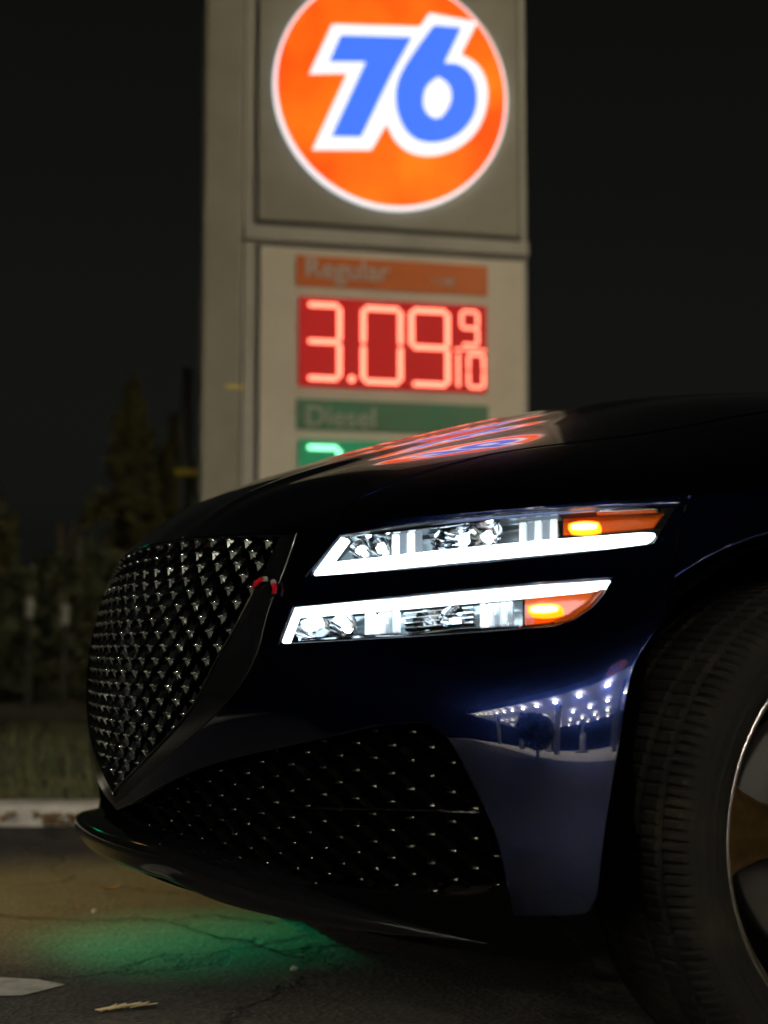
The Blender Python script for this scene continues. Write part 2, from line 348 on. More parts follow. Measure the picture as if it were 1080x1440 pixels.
# ------------------------------------------------------------------ the car
car = tag(empty('parked_car', (0, 0, 0)), 'dark navy car nose with lit double-line headlights and a diamond mesh grille', 'car')
TM = FT[-1]
g_in = curve([(391, 762), (374, 800), (352, 845), (334, 880), (302, 937), (275, 990), (250, 1022), (211, 1063), (158, 1117)], 5)
g_out = curve([(414, 757), (396, 810), (377, 860), (360, 922), (326, 978), (285, 1022), (230, 1070), (166, 1131)], 5)
gi = fp(g_in); go = fp(g_out)
gi[-1] = np.array((0, gi[-1][1])); tip = gi[-1][1]; go[-1] = np.array((0., go[-1][1])); tip2 = min(go[-1][1], tip-.012); go[-1][1] = tip2
gi = [np.array((gi[0][0], TM-.006))]+gi; go = [np.array((go[0][0], TM))]+go
grille_poly = gi+[np.array((0, TM-.006))]
lampU = [(427, 812), (478, 751), (540, 741), (640, 728), (740, 717), (860, 709), (957, 706), (945, 724), (920, 764), (800, 779), (700, 789), (560, 802)]
lampL = [(390, 907), (411, 852), (520, 841), (640, 829), (760, 818), (863, 811), (850, 835), (832, 855), (808, 871), (780, 880), (700, 887), (560, 897)]
intake_r = curve([(600, 1014), (628, 1036), (655, 1082), (680, 1132), (702, 1190), (713, 1238)], 5)
intake_t = curve([(168, 1140), (250, 1092), (340, 1062), (440, 1040), (530, 1020), (600, 1014)], 5)
intake_b = curve([(713, 1238), (690, 1252), (560, 1258), (430, 1250), (320, 1228), (230, 1190), (172, 1150)], 5)
inp = fp(intake_t)+fp(intake_r)[1:]+fp(intake_b)[1:]
inp = [np.array((max(q[0], .004), q[1])) for q in inp]
seam = curve([(963, 704), (957, 730), (946, 790), (938, 845)], 5)
arch_px = curve([(938, 845), (924, 878), (893, 929), (878, 990), (870, 1040), (852, 1150), (841, 1240), (834, 1270), (822, 1284)], 5)
sm = fp(seam); sm[0] = np.array((sm[0][0], TM)); ar = fp(arch_px)
low_edge = fp([(822, 1284), (770, 1288), (722, 1287), (718, 1262)])
it_, ir_ = fp(intake_t), fp(intake_r)
bump_out = [np.array((0, tip2-.02))]+[np.array((0, tip2))]+go[::-1][1:]+[q for q in dens([go[0], sm[0]], .02, False)][1:]+sm[1:]+ar[1:]+low_edge[1:]+ir_[::-1]+it_[::-1][1:]
bump_out[-1] = np.array((0.0, bump_out[-1][1]-.0)) if abs(bump_out[-1][0]) < .03 else bump_out[-1]
hU, hL = fp(dens(lampU, 12)), fp(dens(lampL, 12))
panel('bumper', F, bump_out, M['paint'], car, [hU, hL], g=.011)
panel('lower_trim', F, [np.array((0, .216)), np.array((0, it_[0][1]+.0))]+[q for q in fp(intake_b)[::-1]]+low_edge[::-1][:-1]+[np.array((low_edge[0][0], .216))], M['void'], car, g=.018, off=-.004)
# grille: surround, back plate, lattice, studs
gr = empty('grille', (0, 0, 0), 0, car)
panel('surround', F, gi[:-1]+[np.array((0, tip)), np.array((0, tip2))]+go[::-1][1:], M['gloss'], gr, g=.012, off=.0015, skirt=.02)
panel('back_plate', F, grille_poly, M['void'], gr, g=.03, off=-.05, skirt=0)
def chrome_edge(name, pts, surf, off, rad, m, parent):
    pts = np.array(pts); p, nn = surf.ev(pts[:, 0], pts[:, 1]); p = p+nn*off; b = MB().tube(p, rad, 6); b.tube(p*np.array((1, -1, 1)), rad, 6); return b.build(name, m, parent, True)
chrome_edge('trim_edge', gi[6:], F, .003, .0018, M['smoked_chrome'], gr)
def stud_mesh(name, wd, hu, hd, dp, bw, bh, m, m2):
    # a folded diamond: four falling flanks under a small rounded cross-wise bead
    v = [(-wd, 0, 0), (0, hu, 0), (wd, 0, 0), (0, -hd, 0), (0, 0, dp)]; f = [(0, 4, 1), (1, 4, 2), (3, 4, 0), (2, 4, 3)]
    N = 10; R_ = 3; b = len(v)
    for k in range(R_):
        a = (k/R_)*math.pi/2
        for q in range(N): t = 2*math.pi*q/N; v.append((bw*math.cos(a)*math.copysign(abs(math.cos(t))**.6, math.cos(t)), bh*math.cos(a)*math.sin(t), dp*.72+dp*.45*math.sin(a)))
    v.append((0, 0, dp*1.17)); tp = len(v)-1
    for k in range(R_-1): f += [(b+k*N+q, b+k*N+(q+1) % N, b+(k+1)*N+(q+1) % N, b+(k+1)*N+q) for q in range(N)]
    f += [(b+(R_-1)*N+q, b+(R_-1)*N+(q+1) % N, tp) for q in range(N)]
    me = bpy.data.meshes.new(name); me.from_pydata(v, [], f); me.materials.append(m); me.materials.append(m2); me.update()
    for p_ in me.polygons: p_.use_smooth = p_.index > 3; p_.material_index = 0 if p_.index > 3 else 1
    return me
def dash_mesh(name, hl, r_, dp, m):      # a short rounded cross bar
    v = []; f = []; K = 6
    for x in (-hl, hl):
        for k in range(K): a = math.pi*k/(K-1); v.append((x, r_*math.cos(a), dp+r_*math.sin(a)))
    f = [(k, k+1, K+k+1, K+k) for k in range(K-1)]+[tuple(range(K))[::-1], tuple(range(K, 2*K))]
    me = bpy.data.meshes.new(name); me.from_pydata(v, [], f); me.materials.append(m); me.update()
    for p_ in me.polygons: p_.use_smooth = p_.index < K-1
    return me
def lattice(poly, sx, tz, off, parent, sm_, m_lat, bar, mirror_studs, ph=0., smin=0.):
    nodes = {}; poly = np.array(poly); mbs = {1: MB(), -1: MB()}
    i0, i1 = 0, int(poly[:, 0].max()/sx)+2; j0, j1 = int(poly[:, 1].min()/tz)-2, int(poly[:, 1].max()/tz)+2
    for i in range(i0, i1):
        for j in range(j0, j1):
            if (i+j) % 2 == 0 and i*sx >= smin: nodes[(i, j)] = (i*sx, j*tz+ph)
    P = {}
    for k, (s_, t_) in nodes.items():
        tt = min(max(t_, FT[0]), FT[-1]); p, nn = F.ev([s_], [tt]); P[k] = (p[0]+nn[0]*off, nn[0], inside(poly, [(s_, t_)])[0])
    for (i, j), (p, nn, ins) in P.items():
        for d in ((1, 1), (1, -1)):
            q = P.get((i+d[0], j+d[1]))
            if q is None or not (ins or q[2]) : continue
            if not (ins and q[2]):      # trim the strut at the opening's edge
                a, b = (p, q[0]) if ins else (q[0], p); b = a+(b-a)*.5
            else: a, b = p, q[0]
            dr = b-a; L = np.linalg.norm(dr)
            if L < 1e-5: continue
            sd = np.cross(dr/L, nn); w_ = bar
            for sy in (1, -1):
                fy = np.array((1, sy, 1)); A = [(a+sd*w_-nn*.008)*fy, (a-sd*w_-nn*.008)*fy, (a+nn*.003)*fy]; B = [(b+sd*w_-nn*.008)*fy, (b-sd*w_-nn*.008)*fy, (b+nn*.003)*fy]
                mbs[sy].add(A+B, [(0, 1, 4, 3), (1, 2, 5, 4), (2, 0, 3, 5)])
    for sy in (1, -1): mbs[sy].build('lattice', m_lat, parent)
    for (i, j), (p, nn, ins) in P.items():
        if not ins: continue
        for sy in ((1, -1) if (mirror_studs and i > 0) else (1,)):
            o = bpy.data.objects.new('stud', sm_); link(o, parent)
            z = Vector(nn*np.array((1, sy, 1))); x = Vector((0, 0, 1)).cross(z).normalized(); y = z.cross(x)
            o.matrix_local = Matrix.Translation(Vector(p*np.array((1, sy, 1)))) @ Matrix((x, y, z)).transposed().to_4x4()
lattice(np.array(grille_poly), .0262, .0196, -.006, gr, stud_mesh('stud', .0098, .0135, .011, .0066, .0058, .0024, M['dark_chrome'], M['dark_chrome']), M['link'], .0024, True)
ink = empty('lower_intake', (0, 0, 0), 0, car)
pair('back_plate', F, inp, M['void'], ink, g=.03, off=-.06, skirt=0)
lattice(np.array(inp), .031, .0170, -.022, ink, dash_mesh('stud', .0065, .0022, .003, M['smoked_chrome']), M['void'], .0026, False, ph=.004, smin=.07)
chrome_edge('trim_edge', fp(intake_r), F, -.012, .0018, M['gloss'], ink)
# bright blade across the intake
bl = fp([(395, 1137), (450, 1138), (520, 1139), (600, 1141), (668, 1144)]); chrome_edge('cross_blade', bl, F, -.012, .0014, M['gloss'], ink)
# front lip
mb = MB(); sec = []; VS = np.linspace(-.80, .80, 61)
for vv in VS:      # tapers into the bumper's lower edge at both ends
    k = abs(vv)/.80; u0 = .078+.40*vv*vv; h_ = 1-max(0, (k-.45)/.55)**1.5; zt = .282-.055*max(0, (k-.3)/.7)
    sec.append([(u0+.075, zt+.012*h_), (u0+.012, zt+.001), (u0+.003, zt-.004*h_), (u0, zt-.012*h_), (u0+.004, zt-.034*h_), (u0+.012, zt-.044*h_), (u0+.09, zt-.054*h_-.002)])
P = [(a, -vv, b) for vv, s_ in zip(VS, sec) for a, b in s_]; q = 7
lip = mesh('front_lip', P, [(i*q+j, (i+1)*q+j, (i+1)*q+j+1, i*q+j+1) for i in range(60) for j in range(6)]+[tuple(range(7)), tuple(60*7+j for j in range(7))[::-1]], M['gloss'], car, True)
# hood and fenders
shut = up_(curve([(474, 742), (482, 725), (493, 710), (527, 691), (573, 673), (630, 655), (687, 640)], 5))
shut[0] = np.array((shut[0][0], .8)); ts = shut[-1][1]; tail = [np.array((x, np.interp(x, (shut[-1][0], 1.84), (ts, .62)))) for x in np.linspace(shut[-1][0], 1.84, 16)[1:]]
sh = shut+tail
front = [np.array((.17, t)) for t in np.linspace(0, .8, 24)]
panel('hood', U, front+[np.array((x, .8)) for x in np.linspace(.17, shut[0][0]-.006, 6)[1:]]+[q+np.array((0, -.0065)) for q in sh[1:]]+[np.array((1.84, 0))], M['paint'], car, g=.018, skirt=.014)
pair('fender_top', U, [q+np.array((0, .002)) for q in sh]+[np.array((x, .8)) for x in np.linspace(1.84, shut[0][0]+.004, 50)], M['paint'], car, g=.018)
HUB = (.83, .33)
ra = lambda a: .385+.066*min(1, max(0, (math.degrees(a)-80)/59.5))**1.6
ac = [F.side(HUB[0]+ra(a)*math.cos(a), HUB[1]+ra(a)*math.sin(a)) for a in np.linspace(R(-12), R(139.5), 30)]
s_end = 1.97
fs_out = [q+np.array((.004, 0)) for q in sm]+[q for q in ac[::-1]][1:]+[np.array((ac[0][0], .23)), np.array((s_end, .23)), np.array((s_end, TM))]
pair('fender_side', F, fs_out, M['paint'], car, g=.018)

# headlights
def lamp(root, outline_st, outline_px, navg, is_upper):
    def lp(x, y, d):
        st = F.px(x, y); p, _ = F.ev([st[0]], [st[1]]); dr = p[0]-CAM; dr /= np.linalg.norm(dr); return p[0]+dr*(d/(-(dr@navg)))
    def slab(name, poly, d0, d1, m, bevel=0, sub=None):
        poly = dens(poly, 18); a = [lp(*q, d0) for q in poly]; b = [p-navg*(d1-d0) for p in a]
        return MB().prism(b, a).build(name, m, root, bevel=bevel)
    panel('cover_lens', F, outline_st, M['lens'], root, g=.014, off=-.0015, skirt=0, mirror=False)
    o = np.array(outline_st); p, nn = F.ev(o[:, 0], o[:, 1]); a = p-nn*.003; b = p-navg*.075; n_ = len(a)
    MB().add(list(a)+list(b), [(i, (i+1) % n_, n_+(i+1) % n_, n_+i) for i in range(n_)]+[tuple(range(n_, 2*n_))]).build('housing', M['satin'], root)
    # thin bezel ring following the outline
    MB().tube(list(p-nn*.003)+[p[0]-nn[0]*.003], .0022, 6).build('bezel', M['gloss'], root, True)
    def bowl(cx, cy, d, rx, ry, depth, led=True, lm='led'):
        c = lp(cx, cy, d); X = np.cross((0, 0, 1), navg); X /= np.linalg.norm(X); Y = np.cross(navg, X); V = []; N = 16
        for k in range(6):
            r_ = 1-k/5.5; V += [c+X*rx*r_*math.cos(t)+Y*ry*r_*math.sin(t)-navg*depth*(1-r_*r_) for t in np.linspace(0, 2*math.pi, N, endpoint=False)]
        ob = mesh('reflector', V, [(k*N+j, k*N+(j+1) % N, (k+1)*N+(j+1) % N, (k+1)*N+j) for k in range(5) for j in range(N)], M['chrome'], root, True)
        if led:
            q = c-navg*depth*.55; s_ = .0035
            MB().prism([q+X*s_*math.cos(t)+Y*s_*math.sin(t)-navg*.004 for t in np.linspace(0, 6.2832, 8, endpoint=False)], [q+X*s_*math.cos(t)+Y*s_*math.sin(t) for t in np.linspace(0, 6.2832, 8, endpoint=False)]).build('led_chip', M[lm], root)
    def ribs(name, x0, y0, x1, y1, nrib, d, m, vertical=True, th=.006):
        # a lens block moulded with upright ribs; corners given as left and right edges (top,bottom)
        mbs = (MB(), MB())
        for i in range(nrib):
            mb = mbs[i % 2]
            fa, fb = i/nrib, (i+.86)/nrib
            xa, xb = x0[0]+(x1[0]-x0[0])*fa, x0[0]+(x1[0]-x0[0])*fb
            yt0, yb0 = y0[0]+(y1[0]-y0[0])*fa, y0[1]+(y1[1]-y0[1])*fa; yt1, yb1 = y0[0]+(y1[0]-y0[0])*fb, y0[1]+(y1[1]-y0[1])*fb
            A = [lp(xa, yt0, d), lp(xb, yt1, d), lp(xb, yb1, d), lp(xa, yb0, d)]; mb.prism([q-navg*th for q in A], A)
        for q, k in zip(mbs, (m, M['lit_dim'])):
            if q.v: q.build(name, k, root, bevel=.0008)
    if is_upper:
        slab('light_bar', [(441, 807), (463, 791), (530, 784), (600, 776), (680, 768), (760, 760), (840, 754), (905, 749), (920, 750), (915, 757), (900, 765), (840, 769), (760, 775), (680, 783), (600, 792), (530, 799)], .006, .014, M['drl'])
        slab('light_bar', [(443, 804), (479, 755), (489, 758), (466, 789)], .0055, .014, M['drl'])
        slab('inner_bezel', [(470, 800), (492, 752), (620, 738), (760, 722), (786, 722), (786, 770), (600, 790)], .045, .05, M['lamp_in'])
        for c in ((507, 772, .016, .02, .014), (535, 770, .014, .018, .015), (640, 758, .03, .019, .02), (683, 752, .022, .019, .022)): bowl(*c[:2], c[3], c[2], c[4], .025)
        ribs('lens_block', (551,), (752, 787), (594,), (746, 783), 4, .014, M['lit_block'])
        ribs('lens_block', (730,), (735, 768), (784,), (729, 762), 5, .016, M['lit_soft'])
        for k in range(5): slab('fin', [(600+2*k, 742+7*k), (655, 737+7*k), (655, 738.6+7*k), (600+2*k, 743.6+7*k)], .02, .03, M['chrome'])
        slab('upper_trim', [(490, 750), (700, 726), (786, 718), (786, 723), (700, 731), (492, 756)], .012, .03, M['chrome'])
        slab('top_blade', [(835, 714), (930, 710), (925, 716), (838, 720)], .01, .02, M['chrome'])
        slab('amber_plate', [(792, 724), (850, 721), (936, 719), (918, 742), (850, 748), (792, 752)], .03, .034, M['amber'])
        pill = [(821+18*max(-1, min(1, 1.25*math.cos(t)))+4*math.cos(t), 740+7.5*math.sin(t)-1.2*math.cos(t)) for t in np.linspace(0, 6.2832, 20, endpoint=False)]
        slab('turn_signal', pill, .012, .024, M['amber_rim']); cx_, cy_ = np.mean(pill, axis=0); slab('signal_core', [(cx_+(a_-cx_)*.82, cy_+(b_-cy_)*.62) for a_, b_ in pill], .0105, .0118, M['amber_led'])
    else:
        slab('light_bar', [(414, 853), (520, 843), (640, 832), (760, 821), (859, 813), (852, 824), (820, 829), (760, 835), (640, 846), (520, 857), (410, 866)], .006, .014, M['drl'])
        slab('light_bar', [(394, 903), (409, 866), (417, 866), (404, 901)], .0055, .014, M['drl'])
        slab('inner_bezel', [(405, 902), (420, 864), (735, 838), (735, 880), (560, 894)], .045, .05, M['lamp_in'])
        bowl(440, 884, .022, .030, .017, .03, False); bowl(482, 878, .022, .020, .017, .03, True)
        bowl(636, 867, .018, .018, .015, .025); bowl(600, 872, .03, .02, .015, .02, False)
        ribs('lens_block', (513,), (862, 893), (528,), (860, 892), 1, .010, M['lit_block'], th=.014)
        ribs('lens_block', (532,), (862, 891), (562,), (858, 888), 3, .02, M['lit_soft'])
        ribs('lens_block', (675,), (849, 881), (683,), (848, 881), 1, .010, M['lit_block'], th=.014)
        ribs('lens_block', (685,), (849, 880), (722,), (845, 876), 4, .016, M['lit_soft'])
        for k in range(4): slab('fin', [(568, 862+7*k), (665, 853+7*k), (665, 854.4+7*k), (568, 863.4+7*k)], .026, .036, M['chrome'])
        slab('lower_trim', [(420, 897), (560, 890), (730, 879), (730, 883), (560, 894), (420, 901)], .01, .03, M['chrome'])
        slab('amber_plate', [(738, 838), (838, 829), (822, 852), (798, 868), (770, 876), (738, 879)], .03, .034, M['amber'])
        slab('amber_edge', [(842, 829), (850, 828), (828, 853), (806, 869), (780, 877), (778, 872), (800, 863), (822, 848)], .008, .02, M['amber'])
        pill = [(765+19*max(-1, min(1, 1.25*math.cos(t)))+4*math.cos(t), 856+7.5*math.sin(t)-1.5*math.cos(t)) for t in np.linspace(0, 6.2832, 20, endpoint=False)]
        slab('turn_signal', pill, .012, .024, M['amber_rim']); cx_, cy_ = np.mean(pill, axis=0); slab('signal_core', [(cx_+(a_-cx_)*.82, cy_+(b_-cy_)*.62) for a_, b_ in pill], .0105, .0118, M['amber_led'])
def dup(o, parent, mirror=False):
    c = o.copy(); link(c, parent)
    if mirror: c.scale = (1, -1, 1)
    for ch in list(o.children): dup(ch, c)
    return c
for pxo, sto, isu in ((lampU, hU, True), (lampL, hL, False)):
    root = empty('headlight', (0, 0, 0), 0, car); root['label'] = 'upper lit lamp strip with amber signal' if isu else 'lower lit lamp strip with amber signal'
    o = np.array(sto); _, nn = F.ev(o[:, 0], o[:, 1]); nv = nn.mean(0); nv /= np.linalg.norm(nv)
    lamp(root, sto, pxo, nv, isu); dup(root, car, True)
# red reflection on the grille surround, modelled as small coloured crescents
redp = mat('red_reflection', (.28, .003, .01), .3, 0, .5); srd = mat('silver_reflection', (.3, .3, .3), .4, .5)
for poly, mm, nm in (([(360, 829), (364, 820), (371, 815), (377, 814), (377, 819), (371, 821), (365, 827)], redp, 'red_reflection_crescent'), ([(387, 824), (391, 821), (393, 828), (391, 837), (388, 838), (389, 830)], redp, 'red_reflection_crescent'), ([(375, 814), (380, 813), (380, 819), (376, 820)], srd, 'silver_reflection_tip'), ([(386, 819), (391, 817), (392, 822), (387, 824)], srd, 'silver_reflection_tip')):
    q = np.array(fp(poly)); p, nn = F.ev(q[:, 0], q[:, 1]); MB().prism(p+nn*.004, p+nn*.008).build(nm, mm, car)
for x, y in ((922, 914),):
    st = F.px(x, y)

# wheels
def lathe(name, prof, nseg, m, parent, smooth=True, mod=None):
    V = []; k = len(prof)
    for i in range(nseg):
        a = 2*math.pi*i/nseg
        for j, (r_, y_) in enumerate(prof):
            rr = r_+(mod(i, j) if mod else 0); V.append((rr*math.cos(a), y_, rr*math.sin(a)))
    Fc = [(i*k+j, i*k+j+1, ((i+1) % nseg)*k+j+1, ((i+1) % nseg)*k+j) for i in range(nseg) for j in range(k-1)]
    return mesh(name, V, Fc, m, parent, smooth)
def make_wheel(loc):
    # local -Y is the outer face
    root = empty('wheel', loc, 0, car)
    prof = [(.243, -.094), (.248, -.103), (.256, -.107), (.266, -.112), (.272, -.1125), (.274, -.1140), (.278, -.1142), (.280, -.1128), (.290, -.1130), (.296, -.1115), (.302, -.1105),
            (.309, -.107), (.314, -.103), (.3185, -.097), (.322, -.088), (.3245, -.078), (.3175, -.0755), (.3175, -.0685), (.3262, -.066), (.3275, -.040), (.319, -.037), (.319, -.029), (.328, -.026), (.3285, 0),
            (.328, .026), (.319, .029), (.319, .037), (.3275, .04), (.3262, .066), (.3175, .0685), (.3175, .0755), (.3245, .078), (.322, .09), (.312, .105), (.29, .113), (.266, .112), (.245, .098)]
    tread = {11: .0012, 12: .0026, 13: .004, 14: .0045, 15: .005}
    def mod(i, j):
        if j in tread: return -tread[j] if i % 4 == 0 else 0
        if 18 <= j <= 28: return -.003 if (i+j // 4) % 5 == 0 else 0
        return 0
    lathe('tyre', prof, 640, M['rubber'], root, False, mod)
    lathe('rim', [(.243, -.098), (.251, -.106), (.2545, -.106), (.2545, -.102)], 160, M['alu'], root)
    lathe('barrel', [(.252, -.104), (.244, -.096), (.236, -.088), (.228, -.07), (.218, -.03), (.215, .05), (.235, .09), (.245, .10)], 120, M['satin'], root)
    for k in range(5):
        a0 = R(175)+k*2*math.pi/5; mb = MB(); secs = []
        for r_, hw, y_, th in ((.04, .030, -.060, .03), (.08, .026, -.066, .028), (.13, .027, -.075, .025), (.18, .034, -.084, .022), (.215, .046, -.090, .020), (.240, .062, -.094, .016)):
            c = np.array((math.cos(a0), 0, math.sin(a0))); t = np.array((-math.sin(a0), 0, math.cos(a0)))
            b = c*r_; secs.append([b+t*hw+np.array((0, y_+th, 0)), b+t*hw+np.array((0, y_+.006, 0)), b+t*hw*.72+np.array((0, y_, 0)), b+t*hw*.2+np.array((0, y_+.004, 0)), b-t*hw*.2+np.array((0, y_+.004, 0)), b-t*hw*.72+np.array((0, y_, 0)), b-t*hw+np.array((0, y_+.006, 0)), b-t*hw+np.array((0, y_+th, 0))])
        V = [q for s_ in secs for q in s_]; n_ = 8
        mb.add(V, [(i*n_+j, i*n_+j+1, (i+1)*n_+j+1, (i+1)*n_+j) for i in range(5) for j in range(7)]+[tuple(range(8))[::-1], tuple(40+j for j in range(8))])
        mb.build('spoke', M['rim'], root, bevel=.003)
    lathe('hub_cap', [(.0001, -.082), (.026, -.081), (.032, -.077), (.034, -.066), (.055, -.058), (.06, -.03)], 40, M['rim'], root)
    lathe('brake_disc', [(.07, -.012), (.165, -.012), (.167, -.008), (.167, .012), (.165, .014), (.07, .014)], 60, mat('worn_brake_iron', (.008, .0065, .0045), .7, .1), root)
    a = np.linspace(R(20), R(75), 10); I = [(.11*math.cos(t), .11*math.sin(t)) for t in a]; O_ = [(.182*math.cos(t), .182*math.sin(t)) for t in a[::-1]]; pl = I+O_
    MB().prism([(x, .03, z) for x, z in pl], [(x, -.03, z) for x, z in pl]).build('brake_caliper', M['satin'], root, bevel=.004)
    return root
w0 = make_wheel((HUB[0], -.788, HUB[1])); w0['label'] = 'near front wheel with five-spoke rim tinted gold for warm light'
for loc, rz in (((HUB[0], .788, HUB[1]), math.pi), ((HUB[0]+2.85, -.79, HUB[1]), 0), ((HUB[0]+2.85, .79, HUB[1]), math.pi)):
    c = dup(w0, car); c.location = loc; c.rotation_euler = (0, 0, rz); del c['label']
# wheel-arch liners and inner blockers
for sy in (1, -1):
    V = []; A = np.linspace(R(-18), R(190), 40)
    for t in A:
        dg = math.degrees(t); rr = .374+.055*min(1, max(0, (dg-80)/59.5))**1.6-.06*min(1, max(0, (dg-139)/41))+.003*math.sin(t*40)
        V += [(HUB[0]+rr*math.cos(t), sy*.545, HUB[1]+rr*math.sin(t)), (HUB[0]+rr*math.cos(t), sy*.888, HUB[1]+rr*math.sin(t))]
    Fc = [(2*i, 2*i+1, 2*i+3, 2*i+2) for i in range(39)]+[tuple(2*i for i in range(40))]
    mesh('arch_liner', V, Fc, M['void'], car)
    # return flange from the bumper's rear edge into the arch
ar2 = np.array(ar)[:-14]; p, nn = F.ev(ar2[:, 0], ar2[:, 1])
mb = MB()
for sy in (1, -1):
    a = [q*np.array((1, sy, 1)) for q in p]; b = [(q+np.array((.012, .06, 0)))*np.array((1, sy, 1)) for q in p]; c_ = [(q+np.array((.05, .33, .06)))*np.array((1, sy, 1)) for q in p]; n_ = len(a)
    mb.add(a+b+c_, [(i, i+1, n_+i+1, n_+i) for i in range(n_-1)]+[(n_+i, n_+i+1, 2*n_+i+1, 2*n_+i) for i in range(n_-1)])
mb.build('arch_flange', M['void'], car, True)
MB().box(.26, .339, -.46, .46, .24, .66).box(.205, .259, -.20, .20, .26, .62).build('nose_block', M['void'], car)  # black boxes added inside the nose to close see-through gaps
MB().box(.34, 4.45, -.52, .52, .24, .66).box(1.3, 3.25, -.86, .86, .25, .6).build('body_block', M['matte'], car)  # boxes added inside the body to block the view through it
# rear body, cabin
RU = [1.45, 2.2, 3.0, 3.7, 4.3, 4.72]; RZ = [.25, .5, .7, .86]
RGd = [[(u, -v, z+dz) for v, z, dz in zip(vs, RZ, (0, 0, 0, dzs))] for u, vs, dzs in ((1.45, (.91, .93, .93, .92), -.01), (2.2, (.90, .93, .935, .92), .03), (3.0, (.90, .93, .935, .92), .06), (3.7, (.91, .94, .94, .92), .09), (4.3, (.87, .91, .91, .88), .12), (4.72, (.70, .76, .78, .74), .13))]
RS = Surf(RU, RZ, RGd, res=(60, 30))
if RS.ev([2.], [.6])[1][0][1] > 0: RS.flip = -1
for u0, u1 in ((1.475, 2.46), (2.47, 3.28)):
    for nm in ('door',): pair(nm, RS, [np.array(q) for q in ((u0, .26), (u1, .26), (u1, .86), (u0, .86))], M['paint'], car, g=.06)
rc = HUB[0]+2.85
pair('rear_quarter', RS, [np.array(q) for q in [(3.29, .26)]+[(rc+.385*math.cos(a), max(.26, .33+.385*math.sin(a))) for a in np.linspace(R(190), R(-10), 24)]+[(4.72, .26), (4.72, .86), (3.29, .86)]], M['paint'], car, g=.06)
def quad(name, pts, m, th=.01): return mesh(name, pts, [tuple(range(len(pts)))], m, car)
deck = [(3.9, -.80, 1.02), (3.9, .80, 1.02), (4.74, .70, 1.0), (4.74, -.70, 1.0)]
MB().prism([(3.85, -.92, .95), (3.85, .92, .95), (4.72, .74, .99), (4.72, -.74, .99)], [(3.85, -.80, 1.03), (3.85, .80, 1.03), (4.74, .66, 1.02), (4.74, -.66, 1.02)]).build('boot_lid', M['paint'], car, bevel=.02)
MB().prism([(4.70, -.72, .3), (4.70, .72, .3), (4.70, .76, .98), (4.70, -.76, .98)], [(4.78, -.6, .32), (4.78, .6, .32), (4.76, .66, .97), (4.76, -.66, .97)]).build('rear_bumper', M['paint'], car, bevel=.02)
for sy in (1, -1): box('tail_light', 4.765, 4.785, sy*.25 if sy > 0 else -.62, sy*.62 if sy > 0 else -.25, .80, .86, mat('red_lens', (.3, .005, .005), .2), car)
mesh('windscreen', [(1.86, -.70, 1.06), (1.86, .70, 1.06), (2.50, .56, 1.40), (2.50, -.56, 1.40), (1.83, 0, 1.085), (2.47, 0, 1.43)], [(0, 4, 5, 3), (4, 1, 2, 5)], M['window'], car, True)
mesh('roof', [(2.50, -.56, 1.40), (2.47, 0, 1.43), (2.50, .56, 1.40), (2.8, -.56, 1.43), (2.8, 0, 1.46), (2.8, .56, 1.43), (3.35, -.52, 1.36), (3.35, 0, 1.39), (3.35, .52, 1.36)], [(0, 3, 4, 1), (1, 4, 5, 2), (3, 6, 7, 4), (4, 7, 8, 5)], M['paint'], car, True)
mesh('rear_window', [(3.35, -.52, 1.36), (3.35, .52, 1.36), (4.0, .68, 1.03), (4.0, -.68, 1.03)], [(0, 3, 2, 1)], M['window'], car)
for sy in (1, -1):
    mesh('side_window', [(1.88, sy*.80, .985), (1.88, sy*.715, 1.06), (2.50, sy*.565, 1.40), (2.8, sy*.565, 1.43), (3.35, sy*.525, 1.36), (3.98, sy*.70, 1.03), (3.7, sy*.915, .95), (2.5, sy*.915, .90), (1.9, sy*.90, .87)], [(0, 1, 2, 3, 4, 5, 6, 7, 8)], M['window'], car)
    b = MB().tube([(1.87, sy*.72, 1.05), (2.49, sy*.57, 1.40), (2.8, sy*.57, 1.435), (3.36, sy*.53, 1.365), (4.0, sy*.70, 1.025)], .03, 8); b.build('roof_rail', M['paint'], car, True)
    mi = MB().tube([(2.2, sy*.92, 1.0), (2.18, sy*1.0, 1.01), (2.18, sy*1.08, 1.03)], [.03, .085, .06], 12); mi.build('wing_mirror', M['paint'], car, True, bevel=.01)
MB().box(1.80, 1.92, -.74, .74, .9, 1.03).build('cowl', M['satin'], car, bevel=.02)

# ------------------------------------------------------------------ the price sign
def text_mesh(name, txt, size, loc, m, parent, ext=.004, sx=1.):
    c = bpy.data.curves.new(name, 'FONT'); c.body = txt; c.size = size; c.extrude = ext; c.offset = .0012*size/.1
    o = bpy.data.objects.new(name, c); me = bpy.data.meshes.new_from_object(o); bpy.data.objects.remove(o); bpy.data.curves.remove(c)
    for v_ in me.vertices: x, y, z = v_.co; v_.co = (x*sx, -z, y)
    me.materials.clear(); me.materials.append(m); ob = bpy.data.objects.new(name, me); link(ob, parent); ob.location = loc; return ob
def flat(name, pts, y0, y1, m, parent, hole=None): return MB().prism([(a, y1, b) for a, b in pts], [(a, y0, b) for a, b in pts]).build(name, m, parent)
sign = tag(empty('price_sign', (2.98, 4.936, 0), R(-13.59)), 'tall beige fuel price sign with a lit orange disc and red digits', 'price sign')
cab = mat('beige_sign_metal', (.30, .28, .215), .5, .0, noise=(2.5, (.235, .215, .16), .35, .7))
fr = mat('beige_sign_frame', (.44, .42, .35), .4, noise=(3, (.36, .34, .28), .4, .7)); seamm = mat('dark_sign_gap', (.05, .048, .042), .7)
